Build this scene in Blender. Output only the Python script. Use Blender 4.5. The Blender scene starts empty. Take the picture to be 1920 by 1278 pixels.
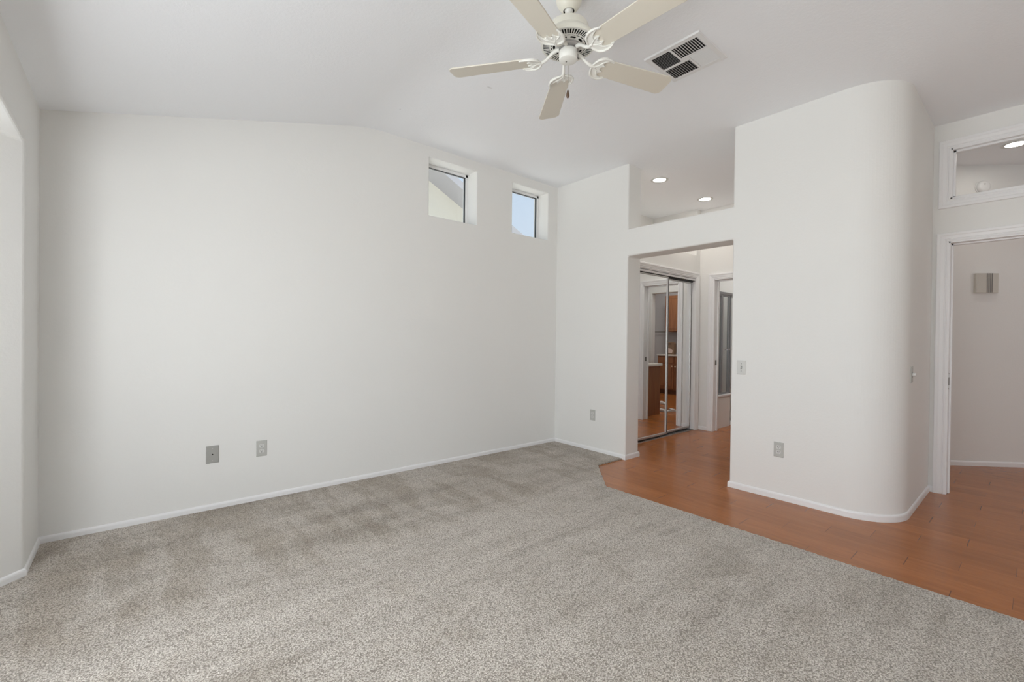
import bpy, bmesh, math, random
from mathutils import Vector, Matrix
random.seed(7)
PI = math.pi
S = bpy.context.scene
C = S.collection

# ------------------------------------------------------------------ camera
F_PX = 839.9
yaw, pitch, roll = 0.7034, -0.0069, 0.0117
CAM = Vector((0, 0, 1.235))
fw = Vector((math.sin(yaw)*math.cos(pitch), math.cos(yaw)*math.cos(pitch), math.sin(pitch)))
rt = Vector((math.cos(yaw), -math.sin(yaw), 0))
up = rt.cross(fw)
rt2 = rt*math.cos(roll) + up*math.sin(roll)
up2 = -rt*math.sin(roll) + up*math.cos(roll)
cam = bpy.data.cameras.new('camera')
cam.sensor_width = 36.0
cam.lens = F_PX/1920*36
cam.clip_start = 0.03
camo = bpy.data.objects.new('camera', cam)
M = Matrix((rt2, up2, -fw)).transposed().to_4x4()
M.translation = CAM
camo.matrix_world = M
C.objects.link(camo)
S.camera = camo

# ------------------------------------------------------------------ view, sky, sun, daylight
S.view_settings.view_transform = 'Standard'
S.view_settings.look = 'None'
S.view_settings.gamma = 1
S.view_settings.use_curve_mapping = False
S.view_settings.exposure = 0.0
S.cycles.max_bounces = 14
S.cycles.diffuse_bounces = 8
S.cycles.glossy_bounces = 6
S.cycles.transparent_max_bounces = 12
S.cycles.sample_clamp_indirect = 6
S.cycles.use_denoising = True

W = bpy.data.worlds.new('sky')
S.world = W
W.use_nodes = True
nt = W.node_tree
bg = nt.nodes['Background']
tc = nt.nodes.new('ShaderNodeTexCoord')
sx = nt.nodes.new('ShaderNodeSeparateXYZ')
cr = nt.nodes.new('ShaderNodeValToRGB')
cr.color_ramp.elements[0].position = 0.0
cr.color_ramp.elements[0].color = (0.80, 0.88, 0.97, 1)
cr.color_ramp.elements[1].position = 0.9
cr.color_ramp.elements[1].color = (0.36, 0.60, 0.93, 1)
nt.links.new(tc.outputs['Generated'], sx.inputs[0])
nt.links.new(sx.outputs['Z'], cr.inputs[0])
nt.links.new(cr.outputs[0], bg.inputs[0])
bg.inputs[1].default_value = 1.0

def light(kind, name, loc, rot, energy, color=(1, 1, 1), size=None, size_y=None, spread=None):
    l = bpy.data.lights.new(name, kind)
    l.energy = energy
    l.color = color
    if kind == 'AREA':
        l.shape = 'RECTANGLE'
        l.size = size
        l.size_y = size_y
        if spread: l.spread = spread
    o = bpy.data.objects.new(name, l)
    o.location = loc
    o.rotation_euler = rot
    C.objects.link(o)
    return o

sun = light('SUN', 'sun', (0, 0, 8), (math.radians(9), math.radians(37), 0), 11.0, (1, 0.96, 0.9))
sun.data.angle = 0.009
# daylight through the bay window (faces +x) and through the patio glass in the back wall (faces +y)
light('AREA', 'bay_daylight', (-1.15, 0.85, 1.36), (0, math.radians(-107), 0), 105, (0.95, 0.975, 1.0), 1.45, 3.1)
light('AREA', 'patio_daylight', (1.9, -3.72, 1.2), (math.radians(98), 0, 0), 10, (0.95, 0.975, 1.0), 2.6, 1.9)
light('AREA', 'hall_fill', (6.6, -3.45, 1.5), (PI/2, 0, 0), 16.5, (0.98, 0.985, 1.0), 1.6, 1.6)  # added fill for the hall, the wall behind it has no window
# fill lamps added for the bathroom and dressing room, no fixtures modelled
light('AREA', 'bath_fill', (6.62, 2.6, 2.95), (0, 0, 0), 10, (1, 0.97, 0.93), 0.4, 0.4)
light('AREA', 'dressing_fill', (8.6, 1.2, 2.95), (0, 0, 0), 24, (1, 0.95, 0.9), 0.5, 0.5)

# ------------------------------------------------------------------ materials
def mat(name, color, rough=0.6, metal=0.0, spec=None, coat=0.0):
    m = bpy.data.materials.new(name)
    m.use_nodes = True
    b = m.node_tree.nodes['Principled BSDF']
    b.inputs['Base Color'].default_value = (*color, 1)
    b.inputs['Roughness'].default_value = rough
    b.inputs['Metallic'].default_value = metal
    if spec is not None: b.inputs['Specular IOR Level'].default_value = spec
    if coat: b.inputs['Coat Weight'].default_value = coat
    return m

class NT:
    def __init__(s, m): s.t = m.node_tree; s.b = s.t.nodes['Principled BSDF']
    def n(s, typ, **kw):
        o = s.t.nodes.new(typ)
        for k, v in kw.items(): setattr(o, k, v)
        return o
    def l(s, a, b): s.t.links.new(a, b)
    def math(s, op, a, b=None, c=None):
        o = s.n('ShaderNodeMath', operation=op)
        for i, v in enumerate((a, b, c)):
            if v is None: continue
            if isinstance(v, (int, float)): o.inputs[i].default_value = v
            else: s.l(v, o.inputs[i])
        return o.outputs[0]
    def noise(s, vec, scale, detail=2, rough=0.5):
        o = s.n('ShaderNodeTexNoise')
        o.inputs['Scale'].default_value = scale
        o.inputs['Detail'].default_value = detail
        o.inputs['Roughness'].default_value = rough
        if vec is not None: s.l(vec, o.inputs['Vector'])
        return o
    def ramp(s, fac, stops):
        o = s.n('ShaderNodeValToRGB')
        e = o.color_ramp.elements
        while len(e) < len(stops): e.new(0.5)
        for i, (p, c) in enumerate(stops):
            e[i].position = p
            e[i].color = (*c, 1) if len(c) == 3 else c
        s.l(fac, o.inputs[0])
        return o.outputs[0]
    def mix(s, fac, a, b, blend='MIX'):
        o = s.n('ShaderNodeMix', data_type='RGBA', blend_type=blend)
        if isinstance(fac, (int, float)): o.inputs[0].default_value = fac
        else: s.l(fac, o.inputs[0])
        for i, v in ((6, a), (7, b)):
            if isinstance(v, tuple): o.inputs[i].default_value = (*v, 1)
            else: s.l(v, o.inputs[i])
        return o.outputs[2]
    def bump(s, h, strength, dist):
        o = s.n('ShaderNodeBump')
        o.inputs['Strength'].default_value = strength
        o.inputs['Distance'].default_value = dist
        s.l(h, o.inputs['Height'])
        s.l(o.outputs[0], s.b.inputs['Normal'])
        return o

def plaster(name, color, bump=0.25):
    m = mat(name, color, 0.72, spec=0.25)
    t = NT(m)
    co = t.n('ShaderNodeTexCoord').outputs['Object']
    a = t.noise(co, 55, 3, 0.55)
    b = t.noise(co, 170, 2, 0.5)
    h = t.math('ADD', t.math('MULTIPLY', a.outputs[0], 0.7), t.math('MULTIPLY', b.outputs[0], 0.3))
    t.bump(h, bump, 0.004)
    return m

m_wall = plaster('wall_paint', (0.800, 0.797, 0.779))
m_ceil = plaster('ceiling_paint', (0.89, 0.905, 0.93), 0.4)
# ceiling: a faint grey scuff and one pin hole
t = NT(m_ceil)
co = t.n('ShaderNodeTexCoord').outputs['Object']
def spot(cx, cy, rx, ry):
    mp = t.n('ShaderNodeMapping', vector_type='TEXTURE')
    mp.inputs['Location'].default_value = (cx, cy, 0)
    mp.inputs['Scale'].default_value = (rx, ry, 1000)
    t.l(co, mp.inputs[0])
    ln = t.n('ShaderNodeVectorMath', operation='LENGTH')
    t.l(mp.outputs[0], ln.inputs[0])
    mr = t.n('ShaderNodeMapRange')
    mr.inputs['From Min'].default_value = 1.0
    mr.inputs['From Max'].default_value = 0.4
    t.l(ln.outputs['Value'], mr.inputs['Value'])
    return mr.outputs[0]
s1 = t.math('MULTIPLY', spot(1.945, 2.574, 0.028, 0.012), 0.35)
s2 = t.math('MULTIPLY', spot(1.60, 3.28, 0.007, 0.007), 0.6)
t.l(t.mix(t.math('ADD', s1, s2), (0.89, 0.905, 0.93), (0.42, 0.41, 0.40)), t.b.inputs['Base Color'])

m_trim = mat('trim_paint', (0.84, 0.84, 0.845), 0.38, spec=0.45)
m_plastic = mat('grey_plate_plastic', (0.50, 0.50, 0.475), 0.42)
m_plate_lt = mat('light_plate_plastic', (0.66, 0.66, 0.64), 0.4)
m_steel = mat('brushed_plate', (0.40, 0.40, 0.38), 0.38, 0.25)
m_black = mat('dark_slot', (0.012, 0.012, 0.012), 0.7)
m_dkgrey = mat('dark_grey', (0.05, 0.05, 0.05), 0.7)
m_ivory = mat('fan_ivory_enamel', (0.80, 0.78, 0.69), 0.28, spec=0.5)
m_ivory2 = mat('fan_white_enamel', (0.79, 0.785, 0.74), 0.3, spec=0.5)
m_blade = mat('fan_blade_cream', (0.67, 0.63, 0.545), 0.33, spec=0.5)
m_fob = mat('walnut_fob', (0.10, 0.055, 0.03), 0.45)
m_chain = mat('chain_metal', (0.45, 0.42, 0.34), 0.35, 0.9)
m_vent = mat('vent_enamel', (0.80, 0.80, 0.80), 0.4)
m_chrome = mat('chrome', (0.75, 0.75, 0.77), 0.12, 1.0)
m_alum = mat('satin_aluminium', (0.56, 0.55, 0.54), 0.42, 0.6)
m_showerframe = mat('grey_shower_frame', (0.30, 0.31, 0.32), 0.35, 0.5)
m_mirror = mat('mirror_glass', (0.86, 0.87, 0.87), 0.0, 1.0)
m_brass = mat('strike_metal', (0.20, 0.19, 0.17), 0.4, 0.8)
m_chime = mat('chime_beige', (0.57, 0.545, 0.49), 0.5)
m_slot = mat('chime_slot_grey', (0.20, 0.19, 0.18), 0.6)
m_counter = mat('cream_countertop', (0.78, 0.75, 0.69), 0.25)
m_vinyl = mat('window_vinyl', (0.82, 0.82, 0.82), 0.35)
m_gasket = mat('window_gasket', (0.03, 0.035, 0.04), 0.5)
m_stucco = plaster('neighbour_stucco', (0.64, 0.62, 0.545), 0.6)
m_eave = mat('neighbour_soffit_paint', (0.33, 0.33, 0.35), 0.7)
m_roof = mat('neighbour_roof_tile', (0.36, 0.30, 0.26), 0.8)
m_ground = mat('desert_ground', (0.42, 0.37, 0.30), 0.95)
m_shower = mat('shower_wall', (0.80, 0.80, 0.79), 0.3)
m_white = mat('white_fabric', (0.75, 0.74, 0.72), 0.8)
m_bag = mat('brown_card', (0.23, 0.15, 0.095), 0.7)
m_bag2 = mat('pale_print', (0.62, 0.48, 0.42), 0.7)
m_knob = mat('cabinet_knob', (0.75, 0.62, 0.48), 0.35, 0.4)

def emis(name, color, strength):
    m = bpy.data.materials.new(name)
    m.use_nodes = True
    b = m.node_tree.nodes['Principled BSDF']
    b.inputs['Base Color'].default_value = (0.9, 0.9, 0.9, 1)
    b.inputs['Emission Color'].default_value = (*color, 1)
    b.inputs['Emission Strength'].default_value = strength
    return m
m_lamp = emis('lamp_lens', (1, 0.95, 0.87), 14)

def glass(name, gloss=0.06, tint=(0.96, 0.97, 0.97)):
    m = bpy.data.materials.new(name)
    m.use_nodes = True
    n = m.node_tree.nodes
    n.clear()
    o = n.new('ShaderNodeOutputMaterial')
    mx = n.new('ShaderNodeMixShader')
    tr = n.new('ShaderNodeBsdfTransparent')
    gl = n.new('ShaderNodeBsdfGlossy')
    tr.inputs[0].default_value = (*tint, 1)
    gl.inputs['Roughness'].default_value = 0.02
    mx.inputs[0].default_value = gloss
    L = m.node_tree.links
    L.new(tr.outputs[0], mx.inputs[1]); L.new(gl.outputs[0], mx.inputs[2]); L.new(mx.outputs[0], o.inputs[0])
    return m
m_glass = glass('window_glass')
m_showerglass = glass('shower_glass', 0.07, (0.94, 0.95, 0.95))

# wood planks: boards run along y, 0.151 wide, 0.615 long; dark butt joints, faint long seams
def wood_floor():
    m = mat('cherry_plank_floor', (0.3, 0.12, 0.05), 0.3, spec=0.42)
    t = NT(m)
    co = t.n('ShaderNodeTexCoord').outputs['Object']
    s = t.n('ShaderNodeSeparateXYZ'); t.l(co, s.inputs[0])
    X, Y = s.outputs[0], s.outputs[1]
    v = t.math('DIVIDE', t.math('SUBTRACT', X, 3.125-0.151*100), 0.151)
    row = t.math('FLOOR', v)
    fv = t.math('FRACT', v)
    off = t.math('MULTIPLY', t.math('FRACT', t.math('MULTIPLY', t.math('ADD', row, 0.0), 0.6667)), 0.615)
    u = t.math('DIVIDE', t.math('SUBTRACT', t.math('ADD', Y, 60.0), off), 0.615)
    fu = t.math('FRACT', u)
    bid = t.math('FLOOR', u)
    # joint masks
    ju = t.math('LESS_THAN', t.math('MINIMUM', fu, t.math('SUBTRACT', 1.0, fu)), 0.0030)
    jv = t.math('LESS_THAN', t.math('MINIMUM', fv, t.math('SUBTRACT', 1.0, fv)), 0.006)
    cx = t.n('ShaderNodeCombineXYZ'); t.l(row, cx.inputs[0]); t.l(bid, cx.inputs[1])
    wn = t.n('ShaderNodeTexWhiteNoise', noise_dimensions='3D'); t.l(cx.outputs[0], wn.inputs[0])
    joint_vis = t.math('GREATER_THAN', wn.outputs['Value'], 0.35)
    mp = t.n('ShaderNodeMapping'); mp.inputs['Scale'].default_value = (22, 2.2, 1)
    t.l(co, mp.inputs[0])
    addv = t.n('ShaderNodeVectorMath', operation='ADD'); t.l(mp.outputs[0], addv.inputs[0])
    cz = t.n('ShaderNodeCombineXYZ'); t.l(t.math('MULTIPLY', wn.outputs['Value'], 40.0), cz.inputs[2]); t.l(cz.outputs[0], addv.inputs[1])
    g = t.noise(addv.outputs[0], 1.0, 5, 0.6)
    g2 = t.noise(addv.outputs[0], 6.0, 3, 0.6)
    base = t.ramp(g.outputs[0], [(0.25, (0.325, 0.108, 0.027)), (0.55, (0.40, 0.138, 0.035)), (0.85, (0.465, 0.170, 0.047))])
    fine = t.ramp(g2.outputs[0], [(0.3, (0.90, 0.90, 0.90)), (0.7, (1.06, 1.06, 1.06))])
    c = t.mix(1.0, base, fine, 'MULTIPLY')
    tone = t.ramp(wn.outputs['Value'], [(0.0, (0.90, 0.89, 0.88)), (1.0, (1.08, 1.08, 1.08))])
    c = t.mix(1.0, c, tone, 'MULTIPLY')
    c = t.mix(t.math('MULTIPLY', jv, 0.30), c, (0.12, 0.04, 0.02))
    c = t.mix(t.math('MULTIPLY', t.math('MULTIPLY', ju, joint_vis), 0.8), c, (0.07, 0.03, 0.018))
    t.l(c, t.b.inputs['Base Color'])
    r = t.math('ADD', 0.17, t.math('MULTIPLY', g2.outputs[0], 0.12))
    t.l(r, t.b.inputs['Roughness'])
    hh = t.math('SUBTRACT', t.math('MULTIPLY', g.outputs[0], 0.12), t.math('MAXIMUM', ju, jv))
    t.bump(hh, 0.12, 0.002)
    return m
m_wood = wood_floor()

def oak(name, c1, c2):
    m = mat(name, c1, 0.42)
    t = NT(m)
    co = t.n('ShaderNodeTexCoord').outputs['Object']
    mp = t.n('ShaderNodeMapping'); mp.inputs['Scale'].default_value = (18, 18, 1.6)
    t.l(co, mp.inputs[0])
    g = t.noise(mp.outputs[0], 1.5, 5, 0.65)
    t.l(t.ramp(g.outputs[0], [(0.3, c1), (0.7, c2)]), t.b.inputs['Base Color'])
    return m
m_oak = oak('oak_cabinet', (0.23, 0.095, 0.042), (0.33, 0.150, 0.068))
m_oak_dk = oak('oak_shadow_line', (0.13, 0.055, 0.026), (0.18, 0.08, 0.036))

def carpet_mat():
    m = mat('cut_pile_carpet', (0.45, 0.41, 0.36), 1.0, spec=0.05)
    t = NT(m)
    t.b.inputs['Sheen Weight'].default_value = 0.25
    t.b.inputs['Sheen Roughness'].default_value = 0.6
    co = t.n('ShaderNodeTexCoord').outputs['Object']
    # tufts
    f1 = t.noise(co, 178, 3, 0.65)
    f2 = t.noise(co, 400, 2, 0.6)
    vo = t.n('ShaderNodeTexVoronoi'); vo.inputs['Scale'].default_value = 165
    t.l(co, vo.inputs['Vector'])
    tuft = t.math('ADD', t.math('MULTIPLY', f1.outputs[0], 0.55), t.math('ADD', t.math('MULTIPLY', f2.outputs[0], 0.3), t.math('MULTIPLY', t.math('SUBTRACT', 0.5, vo.outputs['Distance']), 0.3)))
    base = t.ramp(tuft, [(0.34, (0.24, 0.205, 0.170)), (0.43, (0.50, 0.455, 0.402)), (0.53, (0.70, 0.652, 0.592)), (0.65, (0.93, 0.885, 0.82))])
    # shading of leaning pile, put into the colour: long vacuum lines along x in the open floor, short strokes square to the far wall near it
    def mapped(rot, sc):
        mp = t.n('ShaderNodeMapping'); mp.inputs['Rotation'].default_value = (0, 0, rot); mp.inputs['Scale'].default_value = (*sc, 1)
        t.l(co, mp.inputs[0]); return mp.outputs[0]
    dist = t.noise(co, 2.6, 3, 0.6)
    vm = t.n('ShaderNodeVectorMath', operation='MULTIPLY_ADD'); t.l(dist.outputs['Color'], vm.inputs[0]); vm.inputs[1].default_value = (0.16, 0.16, 0); t.l(co, vm.inputs[2])
    def mapped2(rot, sc):
        mp = t.n('ShaderNodeMapping'); mp.inputs['Rotation'].default_value = (0, 0, rot); mp.inputs['Scale'].default_value = (*sc, 1)
        t.l(vm.outputs[0], mp.inputs[0]); return mp.outputs[0]
    lines = t.noise(mapped2(0.10, (0.55, 3.6)), 1.7, 4, 0.62)
    c = t.mix(1.0, base, t.ramp(lines.outputs[0], [(0.36, (0.84, 0.825, 0.805)), (0.44, (0.97, 0.965, 0.96)), (0.60, (1.07, 1.07, 1.07))]), 'MULTIPLY')
    blot = t.noise(co, 4.2, 5, 0.7)
    c = t.mix(1.0, c, t.ramp(blot.outputs[0], [(0.36, (0.90, 0.885, 0.86)), (0.52, (1, 1, 1)), (0.66, (1.05, 1.05, 1.05))]), 'MULTIPLY')
    sp = t.n('ShaderNodeSeparateXYZ'); t.l(vm.outputs[0], sp.inputs[0])
    # the painted dark pile shading starts about 1.2 m from the far wall and follows it
    yy = t.math('ADD', sp.outputs[1], t.math('MULTIPLY', sp.outputs[0], -0.04))
    mr = t.n('ShaderNodeMapRange'); mr.inputs['From Min'].default_value = 2.42; mr.inputs['From Max'].default_value = 2.62
    t.l(yy, mr.inputs['Value'])
    strokes = t.noise(mapped2(0.12, (4.6, 0.9)), 1.3, 3, 0.55)
    patch = t.noise(co, 1.5, 3, 0.55)
    pile_shade = t.math('MULTIPLY', mr.outputs[0], t.math('ADD', t.math('MULTIPLY', t.ramp(strokes.outputs[0], [(0.46, (0, 0, 0)), (0.54, (1, 1, 1))]), 0.65),
                  t.math('MULTIPLY', t.ramp(patch.outputs[0], [(0.40, (0.1, 0.1, 0.1)), (0.60, (1, 1, 1))]), 0.55)))
    c = t.mix(t.math('MULTIPLY', pile_shade, 0.75), c, t.mix(1.0, c, (0.68, 0.635, 0.575), 'MULTIPLY'))
    t.l(c, t.b.inputs['Base Color'])
    t.bump(tuft, 0.8, 0.006)
    return m
m_carpet = carpet_mat()

# ------------------------------------------------------------------ mesh helpers
class MB:
    def __init__(s): s.bm = bmesh.new()
    def box(s, x0, x1, y0, y1, z0, z1, bev=0):
        r = bmesh.ops.create_cube(s.bm, size=1.0)
        vs = r['verts']
        for v in vs:
            v.co = Vector(((x0+x1)/2+v.co.x*(x1-x0), (y0+y1)/2+v.co.y*(y1-y0), (z0+z1)/2+v.co.z*(z1-z0)))
        if bev:
            es = list({e for v in vs for e in v.link_edges})
            bmesh.ops.bevel(s.bm, geom=es, offset=bev, segments=2, profile=0.6, affect='EDGES')
        return s
    def prism(s, poly, z0, z1):
        b = [s.bm.verts.new((x, y, z0)) for x, y in poly]
        t = [s.bm.verts.new((x, y, z1)) for x, y in poly]
        n = len(poly)
        s.bm.faces.new(b[::-1]); s.bm.faces.new(t)
        for i in range(n):
            j = (i+1) % n
            s.bm.faces.new((b[i], b[j], t[j], t[i]))
        return s
    def prism_f(s, poly, f, h0, h1):          # polygon in (u,v), extruded from h0 to h1 through f(u,v,h)
        b = [s.bm.verts.new(f(u, v, h0)) for u, v in poly]
        t = [s.bm.verts.new(f(u, v, h1)) for u, v in poly]
        n = len(poly)
        s.bm.faces.new(b[::-1]); s.bm.faces.new(t)
        for i in range(n):
            j = (i+1) % n
            s.bm.faces.new((b[i], b[j], t[j], t[i]))
        return s
    def lathe(s, prof, n=32, axis='z', loc=(0, 0, 0)):
        loc = Vector(loc); rings = []
        def P(r, z, a):
            if axis == 'z': q = (r*math.cos(a), r*math.sin(a), z)
            elif axis == 'y': q = (r*math.cos(a), z, r*math.sin(a))
            else: q = (z, r*math.cos(a), r*math.sin(a))
            return loc+Vector(q)
        for r, z in prof:
            if r < 1e-6: rings.append([s.bm.verts.new(P(0, z, 0))])
            else: rings.append([s.bm.verts.new(P(r, z, 2*PI*k/n)) for k in range(n)])
        for A, B in zip(rings, rings[1:]):
            for k in range(n):
                j = (k+1) % n
                a = [A[0], A[0]] if len(A) == 1 else [A[k], A[j]]
                b = [B[0], B[0]] if len(B) == 1 else [B[k], B[j]]
                vs = []
                for v in (a[0], a[1], b[1], b[0]):
                    if v not in vs: vs.append(v)
                if len(vs) > 2: s.bm.faces.new(vs)
        return s
    def tube(s, pts, r, n=10, cap=True):
        pts = [Vector(p) for p in pts]
        rr = r if isinstance(r, (list, tuple)) else [r]*len(pts)
        rings = []; up = Vector((0, 0, 1))
        for i, p in enumerate(pts):
            d = (pts[min(i+1, len(pts)-1)]-pts[max(i-1, 0)]).normalized()
            u = up if abs(d.dot(up)) < 0.95 else Vector((1, 0, 0))
            a = d.cross(u).normalized(); b = d.cross(a)
            rings.append([s.bm.verts.new(p+(a*math.cos(2*PI*k/n)+b*math.sin(2*PI*k/n))*rr[i]) for k in range(n)])
        for A, B in zip(rings, rings[1:]):
            for k in range(n):
                j = (k+1) % n
                s.bm.faces.new((A[k], A[j], B[j], B[k]))
        if cap:
            s.bm.faces.new(rings[0][::-1]); s.bm.faces.new(rings[-1])
        return s
    def strips(s, loops, close=False):        # loops of equal length joined into a surface
        R = [[s.bm.verts.new(p) for p in L] for L in loops]
        for A, B in zip(R, R[1:]):
            n = len(A)
            for k in range(n if close else n-1):
                j = (k+1) % n
                s.bm.faces.new((A[k], A[j], B[j], B[k]))
        return R
    def build(s, name, m, parent=None, smooth=False, bevel=0, bseg=2, angle=35):
        bmesh.ops.recalc_face_normals(s.bm, faces=s.bm.faces[:])
        me = bpy.data.meshes.new(name)
        s.bm.to_mesh(me); s.bm.free()
        me.materials.append(m)
        o = bpy.data.objects.new(name, me)
        C.objects.link(o)
        if parent: o.parent = parent
        if smooth:
            for p in me.polygons: p.use_smooth = True
            es = o.modifiers.new('edge', 'EDGE_SPLIT'); es.split_angle = math.radians(40)
        if bevel:
            b = o.modifiers.new('bevel', 'BEVEL')
            b.width = bevel; b.segments = bseg; b.limit_method = 'ANGLE'; b.angle_limit = math.radians(angle)
            b.harden_normals = False
        return o

def tag(o, label=None, cat=None, group=None, kind=None):
    if label: o['label'] = label
    if cat: o['category'] = cat
    if group: o['group'] = group
    if kind: o['kind'] = kind
    return o
def thing(name, loc, rz, label, cat, group=None):
    o = bpy.data.objects.new(name, None)
    o.empty_display_size = 0.1
    C.objects.link(o)
    o.location = loc; o.rotation_euler = (0, 0, rz)
    return tag(o, label, cat, group)
def struct(o, label=None): return tag(o, label, kind='structure')
def copy_tree(o, parent=None):
    c = o.copy(); C.objects.link(c)
    if parent: c.parent = parent
    for ch in [x for x in list(C.objects) if x.parent == o]: copy_tree(ch, c)
    return c
def boolean(name, m, add, sub=(), bevel=0.0, bseg=3):
    """union of closed MBs minus closed MBs -> one mesh"""
    base = add[0].build(name, m)
    tools = []
    for op, L in (('UNION', add[1:]), ('DIFFERENCE', sub)):
        for mb in L:
            t_ = mb.build('tool', m); tools.append(t_)
            md = base.modifiers.new('b', 'BOOLEAN'); md.operation = op; md.object = t_; md.solver = 'EXACT'
    dg = bpy.context.evaluated_depsgraph_get()
    me = bpy.data.meshes.new_from_object(base.evaluated_get(dg))
    me.name = name
    base.modifiers.clear(); base.data = me
    for t_ in tools: bpy.data.objects.remove(t_)
    bm = bmesh.new(); bm.from_mesh(me)
    bmesh.ops.remove_doubles(bm, verts=bm.verts[:], dist=0.0002)
    bmesh.ops.dissolve_limit(bm, angle_limit=0.01, verts=bm.verts[:], edges=bm.edges[:])
    bm.to_mesh(me); bm.free()
    if bevel:
        b = base.modifiers.new('bevel', 'BEVEL')
        b.width = bevel; b.segments = bseg; b.limit_method = 'ANGLE'; b.angle_limit = math.radians(40)
    return base

# ------------------------------------------------------------------ dimensions (metres)
YA, XB, XC, XL = 3.737, 3.855, 5.07, -0.41
XB2 = 4.088                # back face of the right wall
YJ, YK = 2.735, 1.686      # opening in the right wall
ZH, ZT = 2.084, 2.36       # header underside and top
ZC = 3.025
YD, XE = 3.06, 6.0
TOP = 3.12
YBK = -3.5

# floor
struct(MB().box(-1.5, 10.2, -3.75, 4.1, -0.12, 0.0).build('floor', m_wood))

# carpet with a slightly ragged cut edge where it meets the planks
def ragged(p, q, n, amp=0.004):
    out = []
    d = (Vector(q)-Vector(p)); nrm = Vector((-d.y, d.x)).normalized()
    for i in range(n):
        w = Vector(p)+d*(i/n)+nrm*random.uniform(-amp, amp)
        out.append((w.x, w.y))
    return out
edge = ragged((3.012, YBK), (3.012, 2.322), 420)+ragged((3.012, 2.322), (3.462, 2.770), 60)+ragged((3.462, 2.770), (XB, 2.765), 50, 0.006)
poly = edge + [(XB, 2.765), (XB, YA), (XL, YA), (XL, 3.29), (-1.0, 2.70), (-1.0, -0.9), (XL, -1.49), (XL, YBK)]
mb = MB(); mb.prism(poly, 0.0005, 0.012)
carpet = mb.build('carpet', m_carpet)
tag(carpet, 'beige-grey cut pile wall-to-wall carpet with brushed darker streaks, ending at the wood planks', 'carpet', kind='stuff')

# ceiling: slopes up from the left wall, eases into a flat part
prof = []
def zc(x):
    z = 2.516+0.262*(x-XL)
    return z
x = -1.6
prof.append((x, zc(x)))
x0, x1 = 1.36, 1.70
z0 = zc(x0)
prof.append((x0, z0))
xi = XL+(ZC-2.516)/0.262          # sharp crease position
for k in range(1, 9):              # quadratic ease through the crease
    s_ = k/9
    px = (1-s_)**2*x0+2*s_*(1-s_)*xi+s_**2*x1
    pz = (1-s_)**2*z0+2*s_*(1-s_)*ZC+s_**2*ZC
    prof.append((px, pz))
prof += [(x1, ZC), (10.3, ZC), (10.3, 3.4), (-1.6, 3.4)]
mb = MB()
mb.prism_f([(a, b) for a, b in prof], lambda u, v, h: (u, h, v), -3.85, 4.15)
ceil = mb.build('ceiling', m_ceil)
struct(ceil)
for p in ceil.data.polygons: p.use_smooth = True
es = ceil.modifiers.new('edge', 'EDGE_SPLIT'); es.split_angle = math.radians(30)

# wall with the two small high windows (in front of the camera, left)
WINX = [(2.1246, 2.677), (3.153, 3.699)]
WZ0, WZ1 = 2.382, 2.929
mA = boolean('wall_front', m_wall, [MB().box(-1.5, 10.2, YA, 3.955, -0.05, TOP+0.2)],
             [MB().box(a, b, 3.6, 4.1, WZ0, WZ1) for a, b in WINX], 0.009)
struct(mA)

# right wall: pier, header and the rounded block, one plastered mass
def arc(cx, cy, r, a0, a1, n):
    return [(cx+r*math.cos(math.radians(a0+(a1-a0)*k/n)), cy+r*math.sin(math.radians(a0+(a1-a0)*k/n))) for k in range(n+1)]
AR = arc(4.165, 0.90, 0.31, 180, 270, 24)          # (3.855,.90) -> (4.165,.59)
block = [(XB, YK)] + AR + [(5.13, 0.59), (5.13, 0.86), (6.06, 0.86), (6.06, YK)]
mR = boolean('wall_right', m_wall,
             [MB().box(XB, XB2, YJ, 3.85, -0.05, TOP),
              MB().box(XB, XB2, YK-0.05, YJ+0.05, ZH, ZT),
              MB().prism(block, -0.05, TOP)], (), 0.016, 4)
struct(mR)

# left wall with the bay
ZB = 2.192
bay = boolean('wall_left', m_wall,
              [MB().prism([(XL, 3.85), (XL, 3.29), (-1.0, 2.70), (-1.0, 2.45), (-1.22, 2.45), (-1.22, 3.85)], -0.05, TOP),
               MB().prism([(XL, -3.7), (XL, -1.49), (-1.0, -0.90), (-1.0, -0.7), (-1.22, -0.7), (-1.22, -3.7)], -0.05, TOP),
               MB().box(-0.60, XL, -1.7, 3.5, ZB, TOP),
               MB().box(-1.22, -0.55, -1.0, 2.8, ZB, ZB+0.22),
               MB().box(-1.22, -1.0, -0.95, 2.75, 2.08, ZB+0.2),
               MB().box(-1.22, -1.0, -0.95, 2.75, -0.05, 0.62)], (), 0.014, 3)
struct(bay)

# wall with the cased doorway and the transom (far right)
DY1, DY0, DZ = 0.492, -0.40, 2.06
TZ0, TZ1, TY1, TY0 = 2.403, 2.812, 0.487, -0.40
wC = boolean('wall_transom', m_wall, [MB().box(XC, XC+0.13, -3.6, 0.80, -0.05, TOP)],
             [MB().box(4.9, 5.4, DY0, DY1, -0.1, DZ), MB().box(4.9, 5.4, TY0, TY1, TZ0, TZ1)])
struct(wC)
# back wall with the patio glass
PX0, PX1 = 0.7, 3.1
wK = boolean('wall_back', m_wall, [MB().box(-1.3, 8.6, YBK-0.15, YBK, -0.05, TOP)],
             [MB().box(PX0, PX1, -4, -3, 0.02, 2.1)], 0.01)
struct(wK)
# hallway behind the doorway: straight bit, then the wall at 45 degrees
struct(MB().prism([(5.19, 0.72), (6.18, 0.72), (8.3, -1.4), (8.3, -3.6), (8.6, -3.6), (8.6, -0.72), (7.22, 0.66), (7.22, 0.86), (5.19, 0.86)], -0.05, TOP).build('wall_hall', m_wall))
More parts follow.
